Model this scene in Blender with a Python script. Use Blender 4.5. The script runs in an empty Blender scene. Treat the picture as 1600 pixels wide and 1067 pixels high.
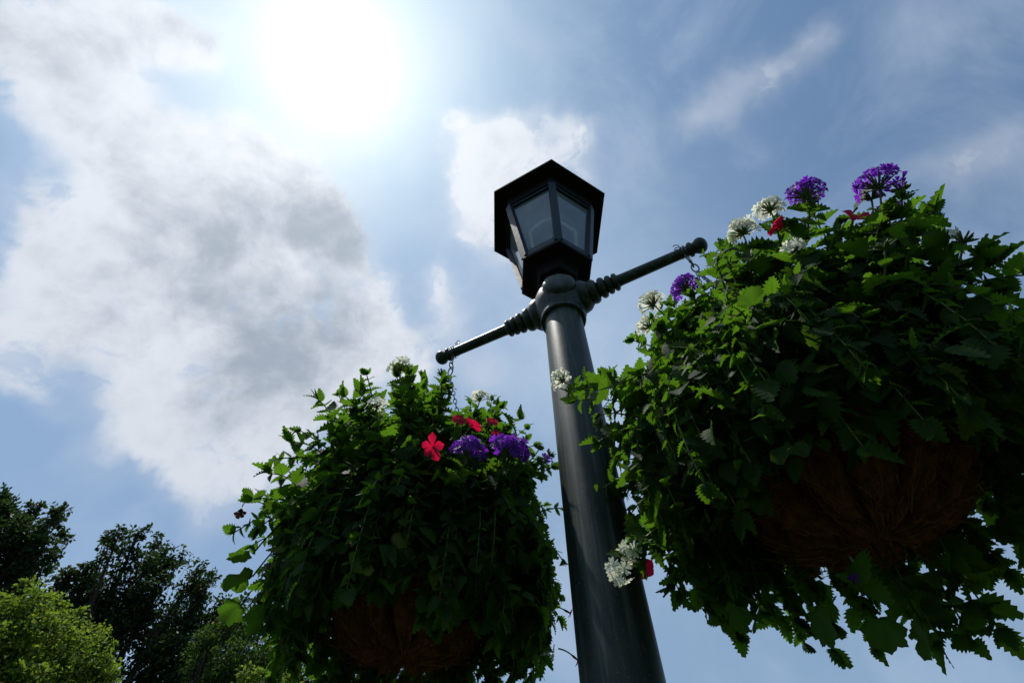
import bpy, math, random
import numpy as np
from mathutils import Vector, Matrix

# ------------------------------------------------------------------ camera, world, sun, exposure
SC = bpy.context.scene
COL = SC.collection
R = math.radians
FPX, PITCH, CAMZ = 750.0, R(55.05), 1.6          # focal length in pixels of a 1600 px wide frame
cam = bpy.data.cameras.new('camera'); cam.sensor_width = 36.0; cam.lens = FPX / 1600 * 36.0
cam.clip_start = 0.02; cam.clip_end = 3000
camo = bpy.data.objects.new('camera', cam); COL.objects.link(camo)
camo.location = (0, 0, CAMZ); camo.rotation_euler = (R(90) + PITCH, 0, 0)
SC.camera = camo
CP, SP = math.cos(PITCH), math.sin(PITCH)

def ray(px, py):
    x, u = px - 800.0, 533.5 - py
    v = np.array([x, CP * FPX - SP * u, SP * FPX + CP * u])
    return v / np.linalg.norm(v)

def at(px, py, hdist):                           # point on a sight line at a horizontal distance
    d = ray(px, py)
    return np.array([0, 0, CAMZ]) + d * hdist / math.hypot(d[0], d[1])

SUN = ray(516, 92)
SUN_EL = math.asin(SUN[2]); SUN_AZ = math.atan2(SUN[0], SUN[1])
sl = bpy.data.lights.new('sun', 'SUN'); sl.energy = 4.2; sl.angle = R(0.55); sl.color = (1.0, 0.96, 0.89)
so = bpy.data.objects.new('sun', sl); COL.objects.link(so)
so.rotation_euler = Vector(SUN).to_track_quat('Z', 'Y').to_euler(); so.location = (-3, 1, 12)

SC.view_settings.view_transform = 'Standard'
SC.view_settings.look = 'None'
SC.view_settings.exposure = 0.0
SC.view_settings.gamma = 1.0

class NT:                                        # small helper around a node tree
    def __init__(s, t): s.t = t; s.n = t.nodes; s.l = t.links
    def new(s, ty, **k):
        n = s.n.new(ty)
        for a, b in k.items(): setattr(n, a, b)
        return n
    def put(s, n, i, v):
        if v is None: return
        if isinstance(v, bpy.types.NodeSocket): s.l.new(v, n.inputs[i])
        else: n.inputs[i].default_value = v
    def m(s, op, a, b=None, c=None, clamp=False):
        n = s.new('ShaderNodeMath', operation=op); n.use_clamp = clamp
        s.put(n, 0, a); s.put(n, 1, b); s.put(n, 2, c)
        return n.outputs[0]
    def vm(s, op, a, b=None, scale=None):
        n = s.new('ShaderNodeVectorMath', operation=op)
        s.put(n, 0, a); s.put(n, 1, b)
        if scale is not None: s.put(n, 3, scale)
        return n.outputs['Value'] if op in ('DOT_PRODUCT', 'LENGTH') else n.outputs[0]
    def noise(s, vec, scale, detail=4, rough=.55, dist=0.0, col=False, lac=2.0):
        n = s.new('ShaderNodeTexNoise'); n.noise_dimensions = '3D'
        s.put(n, 'Vector', vec); s.put(n, 'Scale', scale); s.put(n, 'Detail', detail); s.put(n, 'Roughness', rough)
        s.put(n, 'Distortion', dist); s.put(n, 'Lacunarity', lac)
        return n.outputs['Color' if col else 'Fac']
    def step(s, v, a, b, lo=0.0, hi=1.0):
        n = s.new('ShaderNodeMapRange', interpolation_type='SMOOTHSTEP'); n.clamp = True
        s.put(n, 0, v); s.put(n, 1, a); s.put(n, 2, b); s.put(n, 3, lo); s.put(n, 4, hi)
        return n.outputs[0]
    def mix(s, f, a, b, ty='MIX'):
        n = s.new('ShaderNodeMix', data_type='RGBA', blend_type=ty)
        s.put(n, 0, f); s.put(n, 6, a if isinstance(a, bpy.types.NodeSocket) else (*a, 1)[:4])
        s.put(n, 7, b if isinstance(b, bpy.types.NodeSocket) else (*b, 1)[:4])
        return n.outputs[2]

W = bpy.data.worlds.new('World'); SC.world = W; W.use_nodes = True
def build_world():
    t = NT(W.node_tree); t.n.clear()
    out = t.new('ShaderNodeOutputWorld'); bg = t.new('ShaderNodeBackground')
    t.l.new(bg.outputs[0], out.inputs[0])
    sky = t.new('ShaderNodeTexSky', sky_type='NISHITA'); sky.sun_disc = False
    sky.sun_elevation = SUN_EL; sky.sun_rotation = SUN_AZ
    sky.air_density = 1.0; sky.dust_density = 1.0; sky.ozone_density = 1.0; sky.altitude = 50
    d = t.new('ShaderNodeTexCoord').outputs['Generated']
    d = t.vm('NORMALIZE', d)
    # soft clouds hung in the sky at given directions: (pixel of the photo's 1600 px frame, angular size, strength)
    blobs = [(330, 255, 70, .75), (235, 270, 75, .7), (430, 260, 60, .6), (150, 330, 80, .6), (330, 370, 100, .95), (470, 350, 70, .85), (520, 400, 60, .8), (220, 430, 95, .8),
             (420, 470, 95, .95), (545, 490, 60, .85), (300, 520, 80, .75), (500, 545, 60, .75), (590, 530, 38, .6), (120, 500, 60, .45), (130, 420, 55, .45), (600, 450, 30, .45),
             (340, 650, 75, .95), (260, 620, 60, .6), (430, 650, 55, .85), (380, 700, 50, .7), (200, 650, 60, .4), (60, 380, 60, .28), (480, 610, 45, .6), (20, 590, 45, .6), (-30, 520, 60, .5), (60, 640, 30, .25),
             (90, 40, 75, .62), (200, 30, 60, .6), (290, 45, 45, .75), (60, 130, 70, .5), (150, 120, 55, .42), (0, 60, 60, .35),
             (722, 205, 22, .75), (760, 215, 26, .7), (800, 200, 20, .7), (815, 240, 30, .65), (735, 260, 26, .7), (775, 270, 30, .6), (750, 310, 26, .7), (772, 350, 24, .75), (795, 390, 22, .6), (738, 350, 14, .4), (692, 460, 26, .7), (705, 510, 28, .6), (690, 420, 18, .4), (650, 560, 40, .6), (750, 590, 45, .5), (600, 590, 40, .4),
             (850, 270, 34, .5), (820, 320, 30, .45), (905, 240, 32, .5), (925, 215, 18, .35), (850, 190, 20, .3), (930, 280, 22, .35), (880, 200, 26, .3),
             (1075, 185, 26, .30), (1120, 160, 30, .34), (1165, 130, 32, .36), (1215, 100, 32, .36), (1270, 65, 28, .34), (1110, 195, 24, .2), (1290, 40, 26, .2), (1180, 150, 40, .14),
             (1500, 265, 42, .27), (1560, 235, 40, .26), (1440, 260, 32, .2), (1590, 200, 40, .2), (1510, 310, 30, .16), (1560, 60, 46, .10), (1390, 60, 36, .10),
             (480, 740, 36, .28), (330, 800, 34, .26), (260, 750, 34, .26), (1080, 290, 24, .16), (120, 720, 40, .2), (400, 760, 50, .2), (560, 660, 50, .3)]
    g = bpy.data.node_groups.new('cloud density', 'ShaderNodeTree')
    g.interface.new_socket('Dir', in_out='INPUT', socket_type='NodeSocketVector')
    g.interface.new_socket('Density', in_out='OUTPUT', socket_type='NodeSocketFloat')
    g.interface.new_socket('Mass', in_out='OUTPUT', socket_type='NodeSocketFloat')
    g.interface.new_socket('Core', in_out='OUTPUT', socket_type='NodeSocketFloat')
    q = NT(g); gi = q.new('NodeGroupInput'); go = q.new('NodeGroupOutput')
    p = gi.outputs[0]
    w = q.vm('SUBTRACT', q.noise(p, 3.4, 3, .55, col=True), (.5, .5, .5))
    w2 = q.vm('SUBTRACT', q.noise(p, 11.0, 3, .6, col=True), (.5, .5, .5))
    pw = q.vm('ADD', q.vm('ADD', p, q.vm('SCALE', w, scale=.11)), q.vm('SCALE', w2, scale=.075))
    pw = q.vm('NORMALIZE', pw)
    cores = [(240, 290, 60, .7), (400, 320, 60, .6), (505, 350, 55, .95), (555, 385, 40, .8), (360, 470, 60, .6), (480, 520, 70, .95), (545, 500, 40, .6), (420, 570, 50, .6),
             (190, 470, 60, .55), (340, 645, 50, .6), (170, 60, 50, .5), (300, 40, 30, .6), (90, 120, 50, .4), (300, 380, 70, .5), (780, 260, 30, .35)]
    def total(lst):
        acc = None
        for x, y, rpx, a in lst:
            cosang = math.cos(math.atan2(math.hypot(x - 800, y - 533.5), FPX))
            sg = rpx / FPX * cosang * .82
            e = q.m('EXPONENT', q.m('MULTIPLY', q.m('SUBTRACT', q.vm('DOT_PRODUCT', pw, tuple(ray(x, y))), 1.0), 1.0 / (sg * sg)))
            acc = q.m('MULTIPLY', e, a) if acc is None else q.m('MULTIPLY_ADD', e, a, acc)
        return q.m('MINIMUM', acc, 1.0)
    acc = total(blobs)
    n1 = q.noise(p, 4.8, 11, .58, .3)
    n2 = q.noise(p, 12.0, 10, .66, .5)
    puff = q.m('SUBTRACT', .16, q.m('ABSOLUTE', q.m('SUBTRACT', n2, .5)))
    nn = q.m('ADD', q.m('MULTIPLY', q.m('SUBTRACT', n1, .5), 1.4), q.m('MULTIPLY', q.m('SUBTRACT', n2, .5), 1.0))
    nn = q.m('MULTIPLY_ADD', puff, .8, nn)
    soft = q.m('MINIMUM', q.m('MULTIPLY', acc, 1.8), 1.0)
    dens = q.m('ADD', q.m('MULTIPLY', acc, .74), q.m('MULTIPLY', nn, q.m('MULTIPLY_ADD', soft, .75, .25)))
    q.l.new(dens, go.inputs[0]); q.l.new(acc, go.inputs[1]); q.l.new(total(cores), go.inputs[2])
    def density(v):
        n = t.new('ShaderNodeGroup'); n.node_tree = g; t.l.new(v, n.inputs[0]); return n.outputs
    D0, M0, C0 = density(d)
    cover = t.m('MULTIPLY', t.step(D0, .18, .80), t.step(M0, .02, .72))
    thin = t.m('MULTIPLY', t.step(t.m('MULTIPLY_ADD', t.m('SUBTRACT', t.noise(d, 3.5, 6, .6, .4), .5), 1.0, M0), .0, .95), .58)
    cover = t.m('MAXIMUM', cover, thin)
    patch = t.m('SUBTRACT', t.noise(d, 6.5, 7, .55, .5), .5)
    fine = t.m('SUBTRACT', t.noise(d, 22.0, 6, .6, .3), .5)
    tk = t.m('MULTIPLY_ADD', C0, .64, t.m('MULTIPLY', D0, .40))
    tk = t.m('MULTIPLY_ADD', patch, 1.7, tk); tk = t.m('MULTIPLY_ADD', fine, .75, tk)
    thick = t.step(tk, .16, 1.30)
    cosS = t.vm('DOT_PRODUCT', d, tuple(SUN))
    ang = t.m('ARCCOSINE', t.m('MINIMUM', cosS, .99999))           # radians from the sun
    a2 = t.m('MULTIPLY', ang, ang)
    core = t.m('EXPONENT', t.m('MULTIPLY', a2, -1 / (.080 ** 2)))
    halo = t.m('EXPONENT', t.m('MULTIPLY', ang, -1 / .17))
    wide = t.m('EXPONENT', t.m('MULTIPLY', ang, -1 / .68))
    base = t.vm('SCALE', sky.outputs[0], scale=.092)
    base = t.mix(1.0, base, (.72, 1.12, 1.28), 'MULTIPLY')
    hz = t.m('SUBTRACT', 1.0, t.vm('DOT_PRODUCT', d, (0, 0, 1)), clamp=True)
    hz = t.m('POWER', hz, 1.45)
    base = t.mix(t.m('MULTIPLY', hz, .75, clamp=True), base, (.33, .425, .54))
    west = t.m('MULTIPLY', t.step(t.vm('DOT_PRODUCT', d, (-1, 0, 0)), -.15, .55), .18)
    base = t.mix(west, base, (.33, .43, .63))
    hm = None                                                     # a broad thin haze sheet below the sun, behind the lamp
    for hx, hy, hr, ha in ((960, 540, 190, .50), (760, 500, 150, .30), (1010, 800, 170, .25)):
        e = t.m('MULTIPLY', t.m('EXPONENT', t.m('MULTIPLY', t.m('SUBTRACT', t.vm('DOT_PRODUCT', d, tuple(ray(hx, hy))), 1.0), 1.0 / (hr / FPX * .85) ** 2)), ha)
        hm = e if hm is None else t.m('ADD', hm, e)
    hm = t.m('MULTIPLY', hm, t.m('MULTIPLY_ADD', t.noise(d, 5.0, 7, .6, .5), 1.2, .5), clamp=True)
    base = t.mix(hm, base, (.40, .535, .715))
    veil = t.m('MULTIPLY', t.step(t.noise(d, 3.6, 9, .62, .5), .40, .78), .34)
    base = t.mix(veil, base, (.52, .62, .78))
    near = t.m('MULTIPLY', t.m('EXPONENT', t.m('MULTIPLY', a2, -1 / (.205 ** 2))), t.m('MULTIPLY_ADD', t.noise(d, 7.0, 8, .6, .4), 1.6, .0), clamp=True)
    base = t.mix(near, base, (.74, .765, .79))
    lit = t.vm('ADD', t.vm('SCALE', (1.0, .99, .97), scale=t.m('MULTIPLY', wide, .38)), (.53, .575, .65))
    shade = t.vm('ADD', t.vm('SCALE', (1.0, 1.0, 1.0), scale=t.m('MULTIPLY', wide, .10)), (.205, .265, .35))
    cl = t.mix(t.m('MULTIPLY', thick, .9), lit, shade)
    colr = t.mix(t.m('MULTIPLY', cover, .95), base, cl)
    vn = t.m('MULTIPLY_ADD', t.noise(d, 6.0, 8, .6, .3), 1.5, .25)
    glow = t.m('ADD', t.m('MULTIPLY', core, .46), t.m('MULTIPLY', t.m('MULTIPLY', halo, .20), vn))
    glow = t.m('MULTIPLY_ADD', wide, .15, glow)
    colr = t.vm('ADD', colr, t.vm('SCALE', (1.0, .985, .955), scale=glow))
    t.l.new(colr, bg.inputs[0]); bg.inputs[1].default_value = 1.0
build_world()
W.cycles.sampling_method = 'MANUAL'; W.cycles.sample_map_resolution = 512

SC.cycles.max_bounces = 8; SC.cycles.transparent_max_bounces = 12
SC.cycles.transmission_bounces = 6; SC.cycles.diffuse_bounces = 3; SC.cycles.glossy_bounces = 3
SC.cycles.use_denoising = True

rng = np.random.default_rng(7)
random.seed(7)

# ------------------------------------------------------------------ object helpers
ROOTS = {}
def thing(name, label, cat, loc, group=None):
    o = bpy.data.objects.new(name, None); COL.objects.link(o); o.location = tuple(float(v) for v in loc)
    o.empty_display_size = .1
    o['label'] = label; o['category'] = cat
    if group: o['group'] = group
    ROOTS[o.name] = np.array(loc, float)
    return o

def build(name, V, F, mat, parent=None, smooth=False, label=None, attrs=None, sharp=None):
    """one mesh object from world-space vertices; becomes a child of parent"""
    V = np.asarray(V, float)
    org = ROOTS[parent.name] if parent is not None else np.zeros(3)
    me = bpy.data.meshes.new(name)
    me.from_pydata((V - org).tolist(), [], [list(map(int, f)) for f in F])
    me.validate()
    if smooth: me.polygons.foreach_set('use_smooth', [True] * len(me.polygons))
    if attrs:
        for k, a in attrs.items():
            at_ = me.attributes.new(k, 'FLOAT', 'POINT'); at_.data.foreach_set('value', np.asarray(a, np.float32))
    me.materials.append(mat); me.update()
    if sharp: me.set_sharp_from_angle(angle=R(sharp))
    o = bpy.data.objects.new(name, me); COL.objects.link(o)
    if parent is not None:
        o.parent = parent; ROOTS[o.name] = org
    if label: o['label'] = label
    return o

class MB:                                        # collects vertices, faces and per-vertex attributes
    def __init__(s): s.V = []; s.F = []; s.n = 0; s.A = {}
    def add(s, V, F, **attrs):
        V = np.asarray(V, float)
        s.V.append(V); s.F += [tuple(int(i) + s.n for i in f) for f in F]; s.n += len(V)
        for k, a in attrs.items(): s.A.setdefault(k, []).append(np.broadcast_to(np.asarray(a, float), (len(V),)))
    def build(s, name, mat, parent=None, smooth=False, label=None, sharp=None):
        return build(name, np.concatenate(s.V), s.F, mat, parent, smooth, label, {k: np.concatenate(a) for k, a in s.A.items()}, sharp)

def unit(v):
    v = np.asarray(v, float); return v / (np.linalg.norm(v) + 1e-12)

def frame(d):
    d = unit(d); a = np.array([0, 0, 1.0]) if abs(d[2]) < .9 else np.array([1.0, 0, 0])
    x = unit(np.cross(a, d)); return x, np.cross(d, x), d

def lathe(prof, n=32, origin=(0, 0, 0), axis=(0, 0, 1), caps=True, ang0=0.0):
    """prof: (radius, height along axis)"""
    x, y, z = frame(axis); o = np.asarray(origin, float)
    V = []; F = []
    for r, h in prof:
        for k in range(n):
            a = ang0 + 2 * math.pi * k / n
            V.append(o + x * r * math.cos(a) + y * r * math.sin(a) + z * h)
    for i in range(len(prof) - 1):
        for k in range(n):
            k2 = (k + 1) % n
            F.append((i * n + k, i * n + k2, (i + 1) * n + k2, (i + 1) * n + k))
    if caps:
        F.append(tuple(range(n))[::-1]); F.append(tuple((len(prof) - 1) * n + k for k in range(n)))
    return V, F

def tube(pts, rad, n=6, caps=True):
    pts = np.asarray(pts, float); m = len(pts)
    rad = np.broadcast_to(np.asarray(rad, float), (m,))
    tg = np.gradient(pts, axis=0)
    x, _, _ = frame(tg[0]); V = []; F = []
    for i in range(m):
        t = unit(tg[i]); x = unit(x - t * np.dot(x, t)); y = np.cross(t, x)
        for k in range(n):
            a = 2 * math.pi * k / n
            V.append(pts[i] + rad[i] * (x * math.cos(a) + y * math.sin(a)))
    for i in range(m - 1):
        for k in range(n):
            k2 = (k + 1) % n
            F.append((i * n + k, i * n + k2, (i + 1) * n + k2, (i + 1) * n + k))
    if caps:
        F.append(tuple(range(n))[::-1]); F.append(tuple((m - 1) * n + k for k in range(n)))
    return V, F

def bez(p0, p1, p2, n=10):
    t = np.linspace(0, 1, n)[:, None]
    return (1 - t) ** 2 * p0 + 2 * t * (1 - t) * p1 + t * t * p2

# ------------------------------------------------------------------ materials
def mat(name):
    m = bpy.data.materials.new(name); m.use_nodes = True
    t = NT(m.node_tree); t.n.clear()
    return m, t, t.new('ShaderNodeOutputMaterial')

def leaf_mat(name, dark, light, trans, tfac=.45, rough=.62, spec=.14):
    m, t, out = mat(name)
    rnd = t.new('ShaderNodeAttribute', attribute_name='rnd').outputs['Fac']
    mid = t.new('ShaderNodeAttribute', attribute_name='mid').outputs['Fac']
    ob = t.new('ShaderNodeTexCoord').outputs['Object']
    ln = t.new('ShaderNodeAttribute', attribute_name='len').outputs['Fac']
    nz = t.noise(ob, 90, 3, .6)
    f = t.m('ADD', t.m('MULTIPLY', rnd, .75), t.m('MULTIPLY', t.m('SUBTRACT', nz, .5), .8), clamp=True)
    c = t.mix(f, dark, light)
    c = t.mix(t.step(rnd, .965, .985, 0, .8), c, tuple(v * m_ for v, m_ in zip(light, (5.5, 2.4, 1.6))))
    sv = t.step(t.m('SINE', t.m('MULTIPLY', t.m('MULTIPLY_ADD', mid, -.24, ln), 40.0)), .72, 1.0, 0.0, .30)
    vein = t.m('MAXIMUM', t.step(mid, .0, .16, .45, 0.0), sv)
    c = t.mix(vein, c, tuple(min(1, v * 2.0) for v in light))
    p = t.new('ShaderNodeBsdfPrincipled'); t.put(p, 'Base Color', c); t.put(p, 'Roughness', rough); t.put(p, 'Specular IOR Level', spec)
    bp = t.new('ShaderNodeBump'); t.put(bp, 'Strength', .25); t.put(bp, 'Distance', .002); t.put(bp, 'Height', t.noise(ob, 260, 2, .5))
    t.l.new(bp.outputs[0], p.inputs['Normal'])
    tr = t.new('ShaderNodeBsdfTranslucent'); t.put(tr, 0, t.mix(t.m('MULTIPLY', vein, 1.2), t.mix(f, tuple(.62 * v for v in trans), trans), tuple(.35 * v for v in trans)))
    mx = t.new('ShaderNodeMixShader'); mx.inputs[0].default_value = tfac
    t.l.new(p.outputs[0], mx.inputs[1]); t.l.new(tr.outputs[0], mx.inputs[2]); t.l.new(mx.outputs[0], out.inputs[0])
    return m

def simple_mat(name, c1, c2, scale=20, rough=.6, bump=.2, spec=.4, metal=0.0, stretch=(1, 1, 1), dist=.004):
    m, t, out = mat(name)
    ob = t.new('ShaderNodeTexCoord').outputs['Object']
    v = t.vm('MULTIPLY', ob, stretch)
    n = t.noise(v, scale, 6, .6)
    p = t.new('ShaderNodeBsdfPrincipled'); t.put(p, 'Base Color', t.mix(t.step(n, .3, .7), c1, c2))
    t.put(p, 'Roughness', t.m('MULTIPLY_ADD', n, .3, rough - .15)); t.put(p, 'Specular IOR Level', spec); t.put(p, 'Metallic', metal)
    bp = t.new('ShaderNodeBump'); t.put(bp, 'Strength', bump); t.put(bp, 'Distance', dist); t.put(bp, 'Height', n)
    t.l.new(bp.outputs[0], p.inputs['Normal']); t.l.new(p.outputs[0], out.inputs[0])
    return m

def petal_mat(name, c1, c2, trans, tfac=.5):
    m, t, out = mat(name)
    rnd = t.new('ShaderNodeAttribute', attribute_name='rnd').outputs['Fac']
    c = t.mix(rnd, c1, c2)
    p = t.new('ShaderNodeBsdfPrincipled'); t.put(p, 'Base Color', c); t.put(p, 'Roughness', .55); t.put(p, 'Specular IOR Level', .25)
    tr = t.new('ShaderNodeBsdfTranslucent'); t.put(tr, 0, (*trans, 1))
    mx = t.new('ShaderNodeMixShader'); mx.inputs[0].default_value = tfac
    t.l.new(p.outputs[0], mx.inputs[1]); t.l.new(tr.outputs[0], mx.inputs[2]); t.l.new(mx.outputs[0], out.inputs[0])
    return m

def paint_mat():
    m, t, out = mat('dark green paint')
    ob = t.new('ShaderNodeTexCoord').outputs['Object']
    n = t.noise(ob, 14, 6, .6)
    streak = t.noise(t.vm('MULTIPLY', ob, (60, 60, 2.2)), 1.0, 5, .6)
    fine = t.noise(ob, 190, 3, .6)
    c = t.mix(t.step(n, .3, .7), (.014, .022, .018), (.025, .035, .030))
    c = t.mix(t.m('MULTIPLY', t.step(streak, .46, .70), .85), c, (.066, .088, .078))
    chip = t.noise(t.vm('MULTIPLY', ob, (1, 1, .35)), 46, 4, .7)
    c = t.mix(t.m('MULTIPLY', t.step(chip, .68, .72), .8), c, (.004, .006, .006))
    c = t.mix(t.m('MULTIPLY', t.step(fine, .62, .72), .7), c, (.11, .12, .10))
    p = t.new('ShaderNodeBsdfPrincipled'); t.put(p, 'Base Color', c)
    t.put(p, 'Roughness', t.m('MULTIPLY_ADD', streak, .26, .30)); t.put(p, 'Specular IOR Level', .27)
    bp = t.new('ShaderNodeBump'); t.put(bp, 'Strength', .25); t.put(bp, 'Distance', .002)
    t.put(bp, 'Height', t.m('ADD', n, t.m('MULTIPLY', fine, .4))); t.l.new(bp.outputs[0], p.inputs['Normal'])
    t.l.new(p.outputs[0], out.inputs[0])
    return m

def glass_mat():
    m, t, out = mat('dusty lantern glass')
    ob = t.new('ShaderNodeTexCoord').outputs['Object']
    dirt = t.noise(t.vm('MULTIPLY', ob, (1, 1, .6)), 9, 6, .65)
    tp = t.new('ShaderNodeBsdfTransparent'); t.put(tp, 0, (.82, .87, .90, 1))
    gl = t.new('ShaderNodeBsdfGlossy'); t.put(gl, 0, (.9, .95, 1, 1)); t.put(gl, 1, .06)
    df = t.new('ShaderNodeBsdfTranslucent'); t.put(df, 0, (.74, .80, .86, 1))
    dd = t.new('ShaderNodeBsdfDiffuse'); t.put(dd, 0, (.55, .61, .67, 1))
    a = t.new('ShaderNodeMixShader'); a.inputs[0].default_value = .45
    t.l.new(df.outputs[0], a.inputs[1]); t.l.new(dd.outputs[0], a.inputs[2])
    b = t.new('ShaderNodeMixShader'); t.put(b, 0, t.m('MULTIPLY_ADD', t.step(dirt, .3, .75), .16, .38))
    t.l.new(tp.outputs[0], b.inputs[1]); t.l.new(a.outputs[0], b.inputs[2])
    fr = t.new('ShaderNodeFresnel'); fr.inputs[0].default_value = 1.35
    c = t.new('ShaderNodeMixShader'); t.l.new(fr.outputs[0], c.inputs[0])
    t.l.new(b.outputs[0], c.inputs[1]); t.l.new(gl.outputs[0], c.inputs[2])
    t.l.new(c.outputs[0], out.inputs[0])
    return m

M = dict(
    paint=paint_mat(),
    black=simple_mat('black lantern paint', (.006, .006, .006), (.011, .011, .010), 30, .6, .12, spec=.12),
    slate=simple_mat('slate lantern frame paint', (.010, .020, .030), (.017, .029, .041), 30, .5, .1, spec=.25),
    glass=glass_mat(),
    bulb=simple_mat('frosted bulb glass', (.62, .62, .58), (.7, .7, .66), 10, .35, .02),
    tubem=simple_mat('pale conduit', (.66, .64, .58), (.76, .74, .68), 20, .45, .05),
    chain=simple_mat('galvanised chain', (.10, .10, .10), (.22, .22, .21), 120, .42, .1, metal=.75),
    verb=leaf_mat('verbena leaf', (.011, .030, .007), (.026, .060, .012), (.142, .325, .015), .48),
    ger=leaf_mat('geranium leaf', (.012, .031, .008), (.026, .055, .013), (.110, .26, .016), .44),
    stem=simple_mat('green stem', (.085, .125, .032), (.13, .155, .055), 60, .55, .1),
    calyx=simple_mat('green calyx', (.085, .13, .035), (.13, .18, .05), 90, .55, .1),
    purple=petal_mat('purple petals', (.085, .018, .26), (.17, .035, .40), (.26, .03, .62), .48),
    white=petal_mat('white petals', (.76, .77, .66), (.84, .84, .76), (.82, .84, .68), .5),
    red=petal_mat('red petals', (.48, .008, .035), (.58, .014, .06), (.82, .01, .07), .5),
    brownp=petal_mat('withered petals', (.035, .022, .014), (.07, .035, .025), (.05, .02, .015), .2),
    coco=simple_mat('coconut fibre', (.065, .022, .011), (.24, .080, .037), 42, .9, .9, .1, stretch=(1, 1, .6), dist=.012),
    fibre=simple_mat('loose coconut fibre', (.10, .035, .017), (.26, .092, .043), 60, .85, .3, .15),
    soil=simple_mat('potting soil', (.012, .009, .006), (.028, .02, .013), 60, .95, .8, .1),
    bark=simple_mat('bark', (.035, .028, .021), (.075, .06, .045), 9, .9, .9, .1, stretch=(3, 3, .6), dist=.03),
    grass=simple_mat('lawn', (.016, .028, .009), (.034, .052, .016), 3, .9, .6, .1, dist=.03),
    dtree=leaf_mat('dark tree leaf', (.014, .028, .010), (.034, .058, .018), (.055, .12, .018), .34, .55, .2),
    mtree=leaf_mat('green tree leaf', (.030, .060, .014), (.060, .105, .022), (.10, .21, .02), .38),
    ytree=leaf_mat('yellow green maple leaf', (.072, .122, .016), (.150, .22, .036), (.29, .44, .036), .47),
)

# ------------------------------------------------------------------ the ground (below the frame)
def make_ground():
    n = 40; s = 600.0
    xs = np.linspace(-s, s, n)
    V = [(x, y, 0.0) for y in xs for x in xs]
    F = [(j * n + i, j * n + i + 1, (j + 1) * n + i + 1, (j + 1) * n + i) for j in range(n - 1) for i in range(n - 1)]
    o = build('ground', V, F, M['grass']); o['kind'] = 'structure'
make_ground()

# ------------------------------------------------------------------ the street lamp
PX, PY = .1775, .8915
AX = np.array([PX, PY, 0.0])
def Z(h): return CAMZ + h
HUB = Z(1.5)
ARM_AZ = R(-27.4); ARM_L = .53
ARM_DIR = np.array([math.cos(ARM_AZ), math.sin(ARM_AZ), 0.0])

def hexring(r, z, ang=R(-89)):
    return [np.array([PX + r * math.cos(ang + k * math.pi / 3), PY + r * math.sin(ang + k * math.pi / 3), z]) for k in range(6)]

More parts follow.
